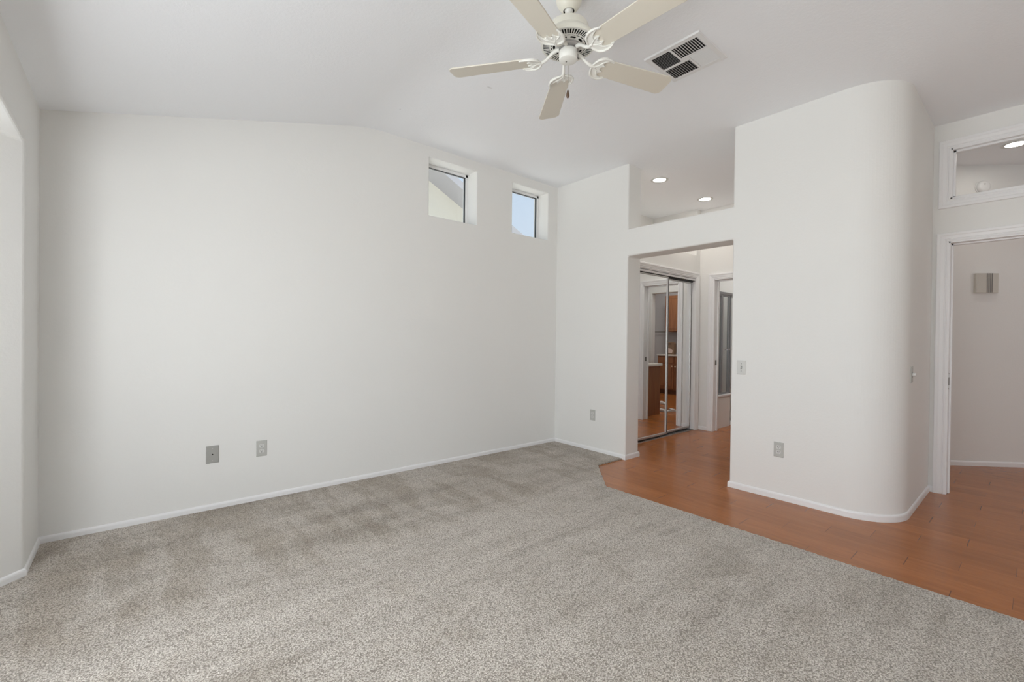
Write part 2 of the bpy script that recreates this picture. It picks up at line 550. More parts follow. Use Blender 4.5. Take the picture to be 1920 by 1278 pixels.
# closet front wall, low enough to leave a plant shelf above it
CX0, CX1, CZ = 4.50, 5.892, 2.085
wD = boolean('wall_closet', m_wall, [MB().box(XB2-0.05, 5.90, YD, YD+0.115, -0.05, 2.395), MB().box(XB2-0.05, 5.90, YD+0.02, 3.8, 2.30, 2.395)],
             [MB().box(CX0, CX1, 2.9, 3.3, -0.1, CZ)], 0.012)
struct(wD)
# passage end wall with the bathroom doorway, and the pier beside the closet
EY0, EY1, EZ = 2.218, 2.862, 2.062
wE = boolean('wall_passage', m_wall, [MB().box(XE, XE+0.13, 0.80, 3.85, -0.05, TOP), MB().box(5.892, XE+0.05, YD, 3.85, -0.05, TOP)],
             [MB().box(5.95, 6.3, EY0, EY1, -0.1, EZ)])
struct(wE)
# bathroom partition with the plain opening, and the outer walls of both rooms
m_bathwall = plaster('bath_paint', (0.50, 0.51, 0.52))
wF = boolean('wall_bath', m_wall, [MB().box(7.10, 7.22, 0.86, 3.80, -0.05, TOP), MB().box(6.10, 7.22, 0.80, 1.0, -0.05, TOP)],
             [MB().box(7.0, 7.4, 1.66, 2.75, -0.1, 2.055)], 0.01)
struct(wF)
struct(boolean('wall_dressing', m_bathwall, [MB().box(9.87, 10.05, -0.8, 3.8, -0.05, TOP), MB().box(8.5, 10.05, -0.95, -0.72, -0.05, TOP)]))

# ------------------------------------------------------------------ trim
CASING = [(0.0, 0.0), (0.0, 0.010), (0.006, 0.013), (0.011, 0.013), (0.014, 0.009), (0.018, 0.009), (0.022, 0.014), (0.044, 0.017),
          (0.050, 0.021), (0.066, 0.021), (0.070, 0.018), (0.070, 0.0)]
def casing(name, f, u0, u1, v0, v1, closed, width=0.070, parent=None):
    k = width/0.070
    loops = []
    for o, h in CASING:
        o *= k
        if closed: L = [(u0-o, v0-o), (u0-o, v1+o), (u1+o, v1+o), (u1+o, v0-o)]
        else: L = [(u0-o, v0), (u0-o, v1+o), (u1+o, v1+o), (u1+o, v0)]
        loops.append([f(u, v, h) for u, v in L])
    mb = MB(); R = mb.strips(loops, closed)
    if not closed:
        for e in (0, -1): mb.bm.faces.new([r[e] for r in R])
    return mb.build(name, m_trim, parent)
fC = lambda u, v, h: (XC-h, u, v)
fD = lambda u, v, h: (u, YD-h, v)
fE = lambda u, v, h: (XE-h, u, v)
fE2 = lambda u, v, h: (XE+0.13+h, u, v)
fC2 = lambda u, v, h: (XC+0.13+h, u, v)

# doorway far right
d1 = struct(casing('door_1', fC, DY0, DY1, 0.0005, DZ, False))
J = 0.012
mb = MB()
mb.box(XC-0.009, XC+0.139, DY1-J, DY1+0.001, 0.0005, DZ); mb.box(XC-0.009, XC+0.139, DY0-0.001, DY0+J, 0.0005, DZ); mb.box(XC-0.009, XC+0.139, DY0, DY1, DZ-J, DZ+0.001)
mb.box(XC+0.055, XC+0.09, DY1-J-0.012, DY1-J, 0.0005, DZ-J); mb.box(XC+0.055, XC+0.09, DY0+J, DY0+J+0.012, 0.0005, DZ-J); mb.box(XC+0.055, XC+0.09, DY0+J, DY1-J, DZ-J-0.012, DZ-J)
mb.build('jamb', m_trim, d1, bevel=0.001)
sp_ = MB().box(XC+0.002, XC+0.048, DY1-J-0.0022, DY1-J+0.0005, 0.89, 0.955, 0.002).build('strike_plate', m_brass, d1)
for z_ in (0.862, 0.985):
    mb = MB(); mb.lathe([(0, -0.001), (0.004, -0.001), (0.004, 0.002), (0, 0.002)], 10, 'y', (XC+0.022, DY1-J-0.001, z_)); mb.build('screw', m_brass, d1)
casing('casing_hall_side', fC2, DY0, DY1, 0.0005, DZ, False, parent=d1)

# transom opening above it
w3 = struct(casing('window_3', fC, TY0, TY1, TZ0, TZ1, True))
mb = MB()
for a in ((TY1-J, TY1+0.001, TZ0, TZ1), (TY0-0.001, TY0+J, TZ0, TZ1), (TY0, TY1, TZ1-J, TZ1+0.001), (TY0, TY1, TZ0-0.001, TZ0+J)):
    mb.box(XC-0.009, XC+0.139, a[0], a[1], a[2], a[3])
mb.build('window_frame', m_trim, w3, bevel=0.001)
mb = MB()
for a in ((TY1-J-0.014, TY1-J, TZ0+J, TZ1-J), (TY0+J, TY0+J+0.014, TZ0+J, TZ1-J), (TY0+J, TY1-J, TZ1-J-0.014, TZ1-J), (TY0+J, TY1-J, TZ0+J, TZ0+J+0.014)):
    mb.box(XC+0.03, XC+0.05, a[0], a[1], a[2], a[3])
mb.build('glazing_bead', m_trim, w3)
MB().box(XC+0.051, XC+0.055, TY0+J, TY1-J, TZ0+J, TZ1-J).build('pane', m_glass, w3)
casing('casing_hall_side', fC2, TY0, TY1, TZ0, TZ1, True, parent=w3)

# bathroom doorway
d2 = struct(casing('door_2', fE, EY0, EY1, 0.0005, EZ, False))
mb = MB()
mb.box(XE-0.009, XE+0.139, EY1-J, EY1+0.001, 0.0005, EZ); mb.box(XE-0.009, XE+0.139, EY0-0.001, EY0+J, 0.0005, EZ); mb.box(XE-0.009, XE+0.139, EY0, EY1, EZ-J, EZ+0.001)
mb.box(XE+0.078, XE+0.10, EY1-J-0.013, EY1-J, 0.0005, EZ-J); mb.box(XE+0.078, XE+0.10, EY0+J, EY0+J+0.013, 0.0005, EZ-J); mb.box(XE+0.078, XE+0.10, EY0+J, EY1-J, EZ-J-0.013, EZ-J)
mb.build('jamb', m_trim, d2, bevel=0.001)
MB().box(XE+0.035, XE+0.070, EY1-J-0.0025, EY1-J+0.0005, 0.90, 0.965).box(XE+0.035, XE+0.070, EY0+J-0.0005, EY0+J+0.0025, 0.90, 0.965).build('strike_plate', m_brass, d2)
casing('casing_bath_side', fE2, EY0, EY1, 0.0005, EZ, False, parent=d2)

# closet casing + jamb, head valance, floor track
t1 = struct(casing('trim_1', fD, CX0, CX1, 0.0005, CZ, False, 0.068))
MB().box(CX0, CX0+0.012, YD-0.009, YD+0.115, 0.0005, CZ).box(CX1-0.012, CX1, YD-0.009, YD+0.115, 0.0005, CZ).box(CX0, CX1, YD-0.005, YD+0.115, CZ-0.010, CZ).build('jamb', m_trim, t1)

# baseboards
BPROF = [(0.0, 0.0), (0.010, 0.0), (0.010, 0.036), (0.008, 0.044), (0.004, 0.049), (0.0, 0.050)]
def baseboard(name, pts, z=0.0, ends=True):
    pts = [Vector(p) for p in pts]
    n = len(pts)
    nr = []
    for i in range(n):
        ds = []
        if i > 0: ds.append((pts[i]-pts[i-1]).normalized())
        if i < n-1: ds.append((pts[i+1]-pts[i]).normalized())
        ns = [Vector((-d.y, d.x)) for d in ds]
        if len(ns) == 1: nr.append(ns[0])
        else:
            b = (ns[0]+ns[1]).normalized()
            nr.append(b/max(0.3, b.dot(ns[0])))
    loops = [[(p.x+q.x*o, p.y+q.y*o, z+h) for p, q in zip(pts, nr)] for o, h in BPROF]
    mb = MB(); R = mb.strips(loops)
    for e in (0, -1): mb.bm.faces.new([r[e] for r in R])
    o = mb.build(name, m_trim)
    return struct(o)
baseboard('baseboard_front', [(XB, YA), (XL, YA)])
baseboard('baseboard_left', [(XL, YA), (XL, 3.29), (-1.0, 2.70), (-1.0, -0.90), (XL, -1.49), (XL, YBK)])
baseboard('baseboard_right', [(XB2, YD), (XB2, YJ), (XB, YJ), (XB, YA)])
baseboard('baseboard_block', [(XC, 0.59)] + [p for p in AR[::-1]] + [(XB, YK), (XE, YK)])
baseboard('baseboard_transom', [(XC, YBK), (XC, DY0-0.072)])
baseboard('baseboard_corner', [(XC, DY1+0.070), (XC, 0.59)])
baseboard('baseboard_back', [(PX1, YBK), (XC, YBK)])
baseboard('baseboard_closet', [(CX0-0.07, YD), (XB2, YD)])
baseboard('baseboard_passage', [(XE, YK), (XE, EY0-0.07)])
baseboard('baseboard_pier', [(XE, EY1+0.070), (XE, YD), (CX1+0.068, YD)])
baseboard('baseboard_hall', [(8.3, -3.5), (8.3, -1.4), (6.18, 0.72), (XC+0.13, 0.72)])

# ------------------------------------------------------------------ high windows
for i, (a, b) in enumerate(WINX):
    y0, y1 = 3.900, 3.950
    fr = 0.028
    mb = MB()
    mb.box(a-0.01, a+fr, y0, y1, WZ0-0.01, WZ1+0.01); mb.box(b-fr, b+0.01, y0, y1, WZ0-0.01, WZ1+0.01)
    mb.box(a, b, y0, y1, WZ1-fr, WZ1+0.01); mb.box(a, b, y0, y1, WZ0-0.01, WZ0+0.018)
    w = struct(mb.build('window_%d' % (i+1), m_vinyl, bevel=0.002))
    mb = MB(); g = 0.006; a2, b2, c2, d2_ = a+fr, b-fr, WZ0+0.018, WZ1-fr
    mb.box(a2, a2+g, y0+0.008, y0+0.03, c2, d2_); mb.box(b2-g, b2, y0+0.008, y0+0.03, c2, d2_)
    mb.box(a2, b2, y0+0.008, y0+0.03, d2_-g, d2_); mb.box(a2, b2, y0+0.008, y0+0.03, c2, c2+g)
    mb.build('gasket', m_gasket, w)
    MB().box(a2, b2, y0+0.016, y0+0.022, c2, d2_).build('pane', m_glass, w)

# bay window frames (left) and the patio glass (behind the camera)
mb = MB()
for yy in (-0.70, 0.36, 1.42, 2.45):
    mb.box(-1.20, -1.08, yy-0.03, yy+0.03, 0.62, 2.08)
mb.box(-1.20, -1.08, -0.7, 2.45, 0.62, 0.67); mb.box(-1.20, -1.08, -0.7, 2.45, 2.03, 2.08)
w4 = struct(mb.build('window_4', m_vinyl, bevel=0.003))
for k in range(3):
    MB().box(-1.105, -1.10, -0.67+1.06*k, 0.33+1.06*k, 0.67, 2.03).build('pane', m_glass, w4)
struct(MB().box(-1.08, -0.975, -0.68, 2.43, 0.60, 0.635, 0.005).build('window_sill', m_trim)).name = 'trim_2'
mb = MB()
for xx in (PX0+0.02, (PX0+PX1)/2, PX1-0.02): mb.box(xx-0.03, xx+0.03, YBK-0.11, YBK-0.05, 0.02, 2.1)
mb.box(PX0, PX1, YBK-0.11, YBK-0.05, 0.0, 0.08); mb.box(PX0, PX1, YBK-0.11, YBK-0.05, 2.04, 2.1)
d3 = struct(mb.build('door_3', m_vinyl, bevel=0.003))
for k in range(2):
    xa = PX0+0.05+k*1.2
    MB().box(xa, xa+1.12, YBK-0.083, YBK-0.077, 0.08, 2.04).build('pane', m_glass, d3)

# ------------------------------------------------------------------ mirrored closet doors
def sliding_door(name, x0, x1, y, z0, z1, label):
    t_ = thing(name, (x0, y, 0), 0, label, 'closet door', 'mirrored sliding closet doors')
    w = x1-x0
    MB().box(0.007, w-0.022, 0.003, 0.009, z0+0.02, z1-0.015).build('mirror', m_mirror, t_)
    mb = MB(); s = 0.009
    mb.box(0, s, -0.008, 0.014, z0, z1); mb.box(w-0.027, w-0.019, -0.008, 0.014, z0, z1); mb.box(w-0.003, w+0.003, -0.006, 0.014, z0, z1)
    mb.box(s, w-s, -0.008, 0.014, z1-0.014, z1); mb.box(s, w-s, -0.008, 0.014, z0, z0+0.024)
    mb.build('frame', m_alum, t_, bevel=0.0015)
    MB().box(w-0.019, w-0.003, -0.0065, 0.013, z0, z1).build('edge_gap_shade', m_dkgrey, t_)  # dark strip paints the shaded gap at the panel edge
    return t_
sliding_door('sliding_mirror_door', CX0+0.012, 5.228, YD+0.022, 0.030, 2.036, 'mirrored sliding closet door nearer the room, left panel in front of the other track')
sliding_door('sliding_mirror_door', 5.196, CX1-0.018, YD+0.055, 0.030, 2.022, 'mirrored sliding closet door beside the bathroom doorway, right panel on the back track')
mb = MB()
mb.box(CX0+0.012, CX1-0.012, YD+0.004, YD+0.085, 0.0005, 0.006)
for yy in (YD+0.004, YD+0.018, YD+0.050, YD+0.083): mb.box(CX0+0.012, CX1-0.012, yy, yy+0.003, 0.005, 0.012)
tr_ = mb.build('sliding_door_track', m_alum)
MB().box(CX0+0.013, CX1-0.013, YD+0.008, YD+0.080, 0.0055, 0.010).build('groove_shade', m_dkgrey, tr_)  # black strip paints the shade between the rails
tag(tr_, 'metal floor track under the mirrored closet doors', 'door track')
MB().box(CX0+0.012, CX1-0.012, YD+0.001, YD+0.010, 2.045, CZ-0.014, 0.003).build('valance', m_trim, t1)
MB().box(CX0+0.012, CX1-0.012, YD+0.012, YD+0.085, 2.040, CZ-0.010).box(CX0+0.012, CX1-0.012, YD+0.040, YD+0.085, 2.024, 2.041).build('top_track_shade', m_dkgrey, t1)  # top track and strip coloured dark to paint the shadowed gap
# dark sheet behind the doors, closet shade painted in
struct(MB().box(CX0+0.013, CX1-0.013, YD+0.09, YD+0.10, 0.0005, 2.045).build('closet_shade_sheet', m_dkgrey))

# ------------------------------------------------------------------ wall plates
# local frame of a plate: x right along the wall, z up, -y out of the wall
def plate_base(mb, w=0.071, h=0.116, t=0.006):
    loops = [[(-w/2, 0, -h/2), (w/2, 0, -h/2), (w/2, 0, h/2), (-w/2, 0, h/2)],
             [(-w/2, -t*0.45, -h/2), (w/2, -t*0.45, -h/2), (w/2, -t*0.45, h/2), (-w/2, -t*0.45, h/2)],
             [(-w/2+0.004, -t, -h/2+0.004), (w/2-0.004, -t, -h/2+0.004), (w/2-0.004, -t, h/2-0.004), (-w/2+0.004, -t, h/2-0.004)]]
    R = mb.strips(loops, True)
    mb.bm.faces.new(R[-1]); mb.bm.faces.new(R[0][::-1])
def disc(mb, x, z, r, y0, y1, n=20): mb.lathe([(0, y0), (r, y0), (r, y1), (0, y1)], n, 'y', (x, 0, z))
def outlet(loc, rz, label, mplate=m_plastic):
    t_ = thing('electrical_outlet', loc, rz, label, 'outlet', 'duplex outlets low on the walls')
    mb = MB(); plate_base(mb); mb.build('cover_plate', mplate, t_)
    for zz in (0.0195, -0.0195):
        mb = MB()
        pts = []
        for k in range(24):
            a = 2*PI*k/24
            pts.append((0.0172*math.cos(a), max(-0.0135, min(0.0135, 0.0172*math.sin(a)))+zz))
        mb.prism_f(pts, lambda u, v, h: (u, -h, v), 0.005, 0.0078)
        r_ = mb.build('receptacle', m_plate_lt, t_)
        mb = MB()
        mb.box(-0.0075, -0.0050, -0.0083, -0.007, zz-0.001, zz+0.008); mb.box(0.0050, 0.0075, -0.0083, -0.007, zz-0.000, zz+0.007)
        disc(mb, 0, zz-0.007, 0.0028, -0.0083, -0.007, 10)
        mb.build('slots', m_black, r_)
    mb = MB(); disc(mb, 0, 0, 0.003, -0.0072, -0.005, 12); mb.build('screw', m_alum, t_)
    return t_
outlet((0.738, YA, 0.393), 0, 'grey duplex outlet on the long wall, right of the blank cable plate')
outlet((XB, 3.163, 0.401), -PI/2, 'small grey duplex outlet on the narrow wall left of the passage opening')
outlet((XB, 1.310, 0.388), -PI/2, 'grey duplex outlet low on the rounded block, under the toggle switch side')
t_ = thing('cable_plate', (0.432, YA, 0.396), 0, 'plain grey cable wall plate with one centre hole, low on the long wall', 'wall plate')
mb = MB(); plate_base(mb, 0.076, 0.122); mb.build('cover_plate', m_steel, t_)
mb = MB(); disc(mb, 0, 0, 0.0048, -0.0066, -0.005); mb.build('cable_hole', m_black, t_)
for zz in (0.042, -0.042):
    mb = MB(); disc(mb, 0, zz, 0.0032, -0.0068, -0.005, 12); mb.build('screw', m_alum, t_)
t_ = thing('light_switch', (XB, 1.599, 1.013), -PI/2, 'pale grey toggle light switch at the left edge of the rounded block', 'light switch')
mb = MB(); plate_base(mb); mb.build('cover_plate', m_plate_lt, t_)
mb = MB(); mb.box(-0.006, 0.006, -0.0068, -0.005, -0.0125, 0.0125); mb.build('toggle_slot', m_dkgrey, t_)
mb = MB(); mb.prism_f([(-0.006, -0.010), (-0.017, 0.004), (-0.016, 0.009), (-0.005, 0.004)], lambda u, v, h: (h, u, v), -0.0042, 0.0042); mb.build('toggle', m_plate_lt, t_)
for zz in (0.030, -0.030):
    mb = MB(); disc(mb, 0, zz, 0.003, -0.0068, -0.005, 12); mb.build('screw', m_dkgrey, t_)
t_ = thing('dimmer_switch', (4.226, 0.59, 1.008), 0, 'grey wall dimmer with a round white knob on the shaded side of the rounded block', 'dimmer')
mb = MB(); plate_base(mb, 0.071, 0.116); mb.build('cover_plate', m_plastic, t_)
mb = MB(); mb.lathe([(0.017, -0.006), (0.0165, -0.012), (0.013, -0.013), (0.0125, -0.024), (0.011, -0.026), (0, -0.026)], 24, 'y'); mb.build('knob', m_plate_lt, t_, smooth=True)
mb = MB(); mb.lathe([(0.019, -0.0055), (0.019, -0.0075), (0.0, -0.0075)], 24, 'y'); mb.build('knob_ring', m_dkgrey, t_)

# door chime on the angled hall wall
ax = lambda s: (6.9/2+s, 6.9/2-s)
R45 = -PI/4
t_ = thing('door_chime', (6.5325, 0.3675, 1.838), R45, 'square beige door chime box with dark vertical slots, high on the hall wall', 'door chime')
mb = MB(); hw, hh = 0.1055, 0.097
mb.prism_f([(-hw, 0.0), (-hw, 0.024), (-hw+0.006, 0.030), (-0.018, 0.034), (0.046, 0.034), (hw-0.006, 0.028), (hw, 0.022), (hw, 0.0)],
           lambda u, v, h: (u, -v, h), -hh, hh)
mb.build('cover', m_chime, t_)
mb = MB()
for k in range(4): mb.box(-0.0125+0.0150*k, -0.0035+0.0150*k, -0.0355, -0.0335, -hh+0.002, hh-0.0)
mb.build('grille_slots', m_slot, t_)

# smoke detector, high on the same wall
t_ = thing('smoke_detector', (6.50, 0.40, 2.800), R45, 'round white smoke detector on the hall wall behind the transom glass', 'smoke detector')
mb = MB(); mb.lathe([(0, 0), (0.066, 0), (0.066, -0.010), (0.062, -0.012)], 36, 'y'); mb.build('base', m_vent, t_, smooth=True)
mb = MB(); mb.lathe([(0.060, -0.010), (0.060, -0.022), (0.052, -0.036), (0.040, -0.041), (0, -0.042)], 36, 'y'); mb.build('cover', m_vent, t_, smooth=True)
mb = MB(); disc(mb, -0.008, 0.022, 0.007, -0.0435, -0.038, 14); mb.build('test_button', m_plastic, t_)

# ------------------------------------------------------------------ recessed lights
def can_light(x, y, label):
    t_ = thing('recessed_light', (x, y, ZC), 0, label, 'ceiling light', 'round recessed ceiling lights')
    mb = MB(); mb.lathe([(0.066, 0.0005), (0.068, -0.003), (0.084, -0.006), (0.094, -0.004), (0.095, 0.0005)], 40); mb.build('trim_ring', m_plate_lt, t_, smooth=True)
    mb = MB(); mb.lathe([(0, -0.002), (0.05, -0.002), (0.0665, -0.0012), (0.0665, 0.0005)], 40); mb.build('lens', m_lamp, t_, smooth=True)
    return t_
can_light(4.505, 2.785, 'lit round recessed ceiling light in the passage, the nearer larger one above the header')
can_light(5.545, 2.778, 'lit round recessed ceiling light in the passage, the farther one by the end wall')
can_light(6.040, 0.165, 'lit round recessed ceiling light in the hall, seen through the transom at the right edge')
for nm, lx, ly, e in (('passage_lamp', 4.505, 2.785, 3.4), ('passage_lamp', 5.545, 2.778, 3.4), ('hall_lamp', 6.04, 0.165, 1.8)):
    l = bpy.data.lights.new(nm, 'AREA'); l.shape = 'DISK'; l.size = 0.12; l.energy = e; l.color = (1, 0.93, 0.85)
    o = bpy.data.objects.new(nm, l); o.location = (lx, ly, ZC-0.012); C.objects.link(o)

# ------------------------------------------------------------------ ceiling air vent
vx0, vx1, vy0, vy1 = 2.492, 2.852, 1.300, 1.660
t_ = thing('ceiling_vent', ((vx0+vx1)/2, (vy0+vy1)/2, ZC), 0, 'square white ceiling air vent with four louver banks beyond the fan', 'air vent')
ox, oy = (vx0+vx1)/2, (vy0+vy1)/2
banks = [(2.522, 2.676, 1.506, 1.634, 'y', 1), (2.522, 2.648, 1.326, 1.494, 'x', 1), (2.660, 2.822, 1.326, 1.452, 'y', -1), (2.694, 2.822, 1.466, 1.634, 'x', 0.35)]
xs = sorted({vx0, vx1, *[v for b in banks for v in b[:2]]}); ys = sorted({vy0, vy1, *[v for b in banks for v in b[2:4]]})
mb = MB()
for i in range(len(xs)-1):
    for j in range(len(ys)-1):
        cx_, cy_ = (xs[i]+xs[i+1])/2, (ys[j]+ys[j+1])/2
        if any(b[0] < cx_ < b[1] and b[2] < cy_ < b[3] for b in banks): continue
        mb.box(xs[i]-ox, xs[i+1]-ox, ys[j]-oy, ys[j+1]-oy, -0.010, -0.006)
bmesh.ops.remove_doubles(mb.bm, verts=mb.bm.verts[:], dist=1e-5)
# bevelled rim
a_, b_ = (vx1-vx0)/2, (vy1-vy0)/2
mb.strips([[(-a_-0.004, -b_-0.004, 0), (a_+0.004, -b_-0.004, 0), (a_+0.004, b_+0.004, 0), (-a_-0.004, b_+0.004, 0)],
           [(-a_, -b_, -0.010), (a_, -b_, -0.010), (a_, b_, -0.010), (-a_, b_, -0.010)]], True)
mb.build('frame', m_vent, t_)
MB().box(-a_+0.012, a_-0.012, -b_+0.012, b_-0.012, -0.0012, -0.0004).build('dark_duct', m_black, t_)
for bx0, bx1, by0, by1, d_, s_ in banks:
    mb = MB(); n_ = 11
    for k in range(n_):
        if d_ == 'y':
            c0 = bx0+(bx1-bx0)*(k+0.5)/n_-ox; w_ = (bx1-bx0)/n_*0.42
            pl = [(c0-w_*s_, -0.0085), (c0-w_*s_+0.0012, -0.0085), (c0+w_*s_*0.6+0.0012, -0.0015), (c0+w_*s_*0.6, -0.0015)]
            mb.prism_f(pl, lambda u, v, h: (u, h, v), by0-oy, by1-oy)
        else:
            c0 = by0+(by1-by0)*(k+0.5)/n_-oy; w_ = (by1-by0)/n_*0.42
            pl = [(c0-w_*s_, -0.0085), (c0-w_*s_+0.0012, -0.0085), (c0+w_*s_*0.6+0.0012, -0.0015), (c0+w_*s_*0.6, -0.0015)]
            mb.prism_f(pl, lambda u, v, h: (h, u, v), bx0-ox, bx1-ox)
    mb.build('louver_bank', m_vent, t_)

# ------------------------------------------------------------------ ceiling fan
FX, FY, FZ = 1.707, 1.591, 2.676
fan = thing('ceiling_fan', (FX, FY, FZ), 0, 'cream five-blade ceiling fan with scrolled blade brackets and a wooden pull fob', 'ceiling fan')
zt = ZC-FZ
mb = MB(); mb.lathe([(0.066, zt), (0.068, zt-0.02), (0.067, zt-0.050), (0.061, zt-0.072), (0.048, zt-0.092), (0.032, zt-0.106), (0.0285, zt-0.107)], 40)
mb.build('canopy', m_ivory, fan, smooth=True)
mb = MB(); mb.lathe([(0.0285, zt-0.1065), (0.027, zt-0.080), (0.0, zt-0.080)], 32); mb.build('canopy_opening', m_black, fan)
mb = MB(); mb.lathe([(0.0, zt-0.085), (0.018, zt-0.090), (0.023, zt-0.100), (0.019, zt-0.112), (0.012, zt-0.118), (0.012, 0.165), (0, 0.165)], 24)
mb.build('hanger_ball', m_ivory2, fan, smooth=True)
mb = MB(); mb.lathe([(0.0, 0.176), (0.040, 0.175), (0.084, 0.171), (0.096, 0.166), (0.101, 0.156), (0.103, 0.128), (0.107, 0.124), (0.110, 0.112), (0.118, 0.106),
                     (0.132, 0.099), (0.1405, 0.090), (0.1435, 0.078), (0.1425, 0.070), (0.139, 0.066)], 64)
mb.build('motor_housing', m_ivory, fan, smooth=True)
mb = MB(); mb.lathe([(0.1395, 0.080), (0.10, 0.080), (0.055, 0.080), (0.0, 0.080)], 40); mb.build('slot_shade_disc', m_black, fan)  # black disc, the shade of the recess behind the slots painted on
# grille: white ring plate with radial slots left open
mb = MB()
def ringseg(r0, z0, r1, z1, a0, a1, n=3, th=0.0012):
    lo = []
    for k in range(n+1):
        a = a0+(a1-a0)*k/n
        lo.append([(r0*math.cos(a), r0*math.sin(a), z0), (r1*math.cos(a), r1*math.sin(a), z1)])
    for A, B in zip(lo, lo[1:]):
        v = [mb.bm.verts.new(p) for p in (A[0], A[1], B[1], B[0])]
        w = [mb.bm.verts.new((p[0], p[1], p[2]+th)) for p in (A[0], A[1], B[1], B[0])]
        mb.bm.faces.new(v); mb.bm.faces.new(w[::-1])
        for i in range(4):
            j = (i+1) % 4
            mb.bm.faces.new((v[i], v[j], w[j], w[i]))
zr = lambda r: 0.060+(r-0.05)*0.06
def ring(r0, r1, a0=0, a1=2*PI, n=60): ringseg(r0, zr(r0), r1, zr(r1), a0, a1, n)
ring(0.131, 0.1405); ring(0.091, 0.098); ring(0.080, 0.086); ring(0.045, 0.068)
NS = 58
for k in range(NS):
    a = 2*PI*k/NS; ring(0.098, 0.131, a, a+2*PI/NS*0.38, 1)
NS = 22
for k in range(NS):
    a = 2*PI*k/NS; ring(0.086, 0.091, a, a+2*PI/NS*0.24, 1)
NS = 10
for k in range(NS):
    a = 2*PI*k/NS; ring(0.068, 0.080, a, a+2*PI/NS*0.4, 3)
mb.build('vent_grille', m_ivory2, fan)
mb = MB(); mb.lathe([(0.062, 0.062), (0.062, 0.052), (0.056, 0.048), (0.036, 0.047), (0.034, 0.038), (0.0, 0.037)], 36); mb.build('flywheel', m_alum, fan, smooth=True)
mb = MB(); mb.lathe([(0.0, 0.040), (0.040, 0.0395), (0.0465, 0.036), (0.0485, 0.030), (0.0475, -0.002), (0.045, -0.009), (0.039, -0.012), (0.0, -0.013)], 40)
mb.build('switch_housing', m_ivory2, fan, smooth=True)
mb = MB(); mb.lathe([(0, -0.0145), (0.004, -0.0145), (0.004, -0.012)], 12, 'z', (-0.004, 0.010, 0)); mb.build('screw', m_brass, fan)
MB().box(-0.0075, 0.0075, -0.002, 0.002, -0.009, 0.009, 0.001).build('reverse_switch', m_dkgrey, fan).matrix_local = Matrix.Translation((0.040, -0.026, 0.018)) @ Matrix.Rotation(math.radians(57), 4, 'Z')

# blade: rounded plate, bracket as its own child
def blade_outline():
    R = 0.64
    pts = [(0.195, -0.045), (0.215, -0.054)]
    pts += [(R-0.055, -0.066)]
    for k in range(0, 7): a = -PI/2+PI/2*k/6; pts.append((R-0.038+0.034*math.cos(a), -0.034+0.034*math.sin(a)))
    pts2 = [(x, -y) for x, y in pts[::-1]]
    return pts+pts2
BR = math.radians(-12)
def make_blade(ang):
    mb = MB(); mb.prism(blade_outline(), 0.0, 0.007)
    b = mb.build('blade', m_blade, fan, bevel=0.002)
    b.matrix_local = Matrix.Rotation(ang, 4, 'Z') @ Matrix.Rotation(BR, 4, 'X')
    # crown plate: thick scalloped casting under the blade root
    half = [(0.138, 0.008), (0.146, 0.016), (0.149, 0.032), (0.155, 0.048), (0.170, 0.062), (0.192, 0.070), (0.220, 0.068), (0.250, 0.055), (0.243, 0.050),
            (0.222, 0.055), (0.205, 0.050), (0.194, 0.040), (0.197, 0.028), (0.214, 0.017), (0.199, 0.011), (0.192, 0.005)]
    out = half+[(x, -y) for x, y in half[::-1]]
    mb = MB(); mb.prism(out, -0.006, -0.0002)
    # raised scroll ribs along both horns and across the throat
    for s in (1, -1):
        mb.tube([(0.142, 0.010*s, -0.006), (0.149, 0.032*s, -0.007), (0.160, 0.051*s, -0.008), (0.180, 0.064*s, -0.008), (0.206, 0.067*s, -0.007), (0.229, 0.063*s, -0.006), (0.248, 0.054*s, -0.003)],
                [0.004, 0.0055, 0.006, 0.006, 0.0055, 0.0045, 0.002], 10)
        mb.tube([(0.158, 0.003*s, -0.006), (0.176, 0.014*s, -0.006), (0.194, 0.022*s, -0.005), (0.212, 0.017*s, -0.003)], [0.003, 0.004, 0.0035, 0.002], 8)
        mb.tube([(0.176, 0.016*s, -0.006), (0.188, 0.036*s, -0.006), (0.201, 0.048*s, -0.005), (0.222, 0.054*s, -0.003)], [0.003, 0.004, 0.0035, 0.002], 8)
    # arm curving down from the flywheel
    mb.tube([(0.046, 0, 0.046), (0.064, 0, 0.044), (0.082, 0, 0.034), (0.100, 0, 0.018), (0.118, 0, 0.004), (0.138, 0, -0.003), (0.162, 0, -0.004)],
            [0.009, 0.0105, 0.0085, 0.0075, 0.0080, 0.0095, 0.006], 12)
    mb.build('blade_bracket', m_ivory2, b, smooth=True)
    return b
proto = make_blade(math.radians(126.3))
for k in range(1, 5):
    c = copy_tree(proto, fan)
    c.matrix_local = Matrix.Rotation(math.radians(126.3-72*k), 4, 'Z') @ Matrix.Rotation(BR, 4, 'X')
    for ch in [x for x in C.objects if x.parent == c]: ch.matrix_parent_inverse = Matrix.Identity(4)
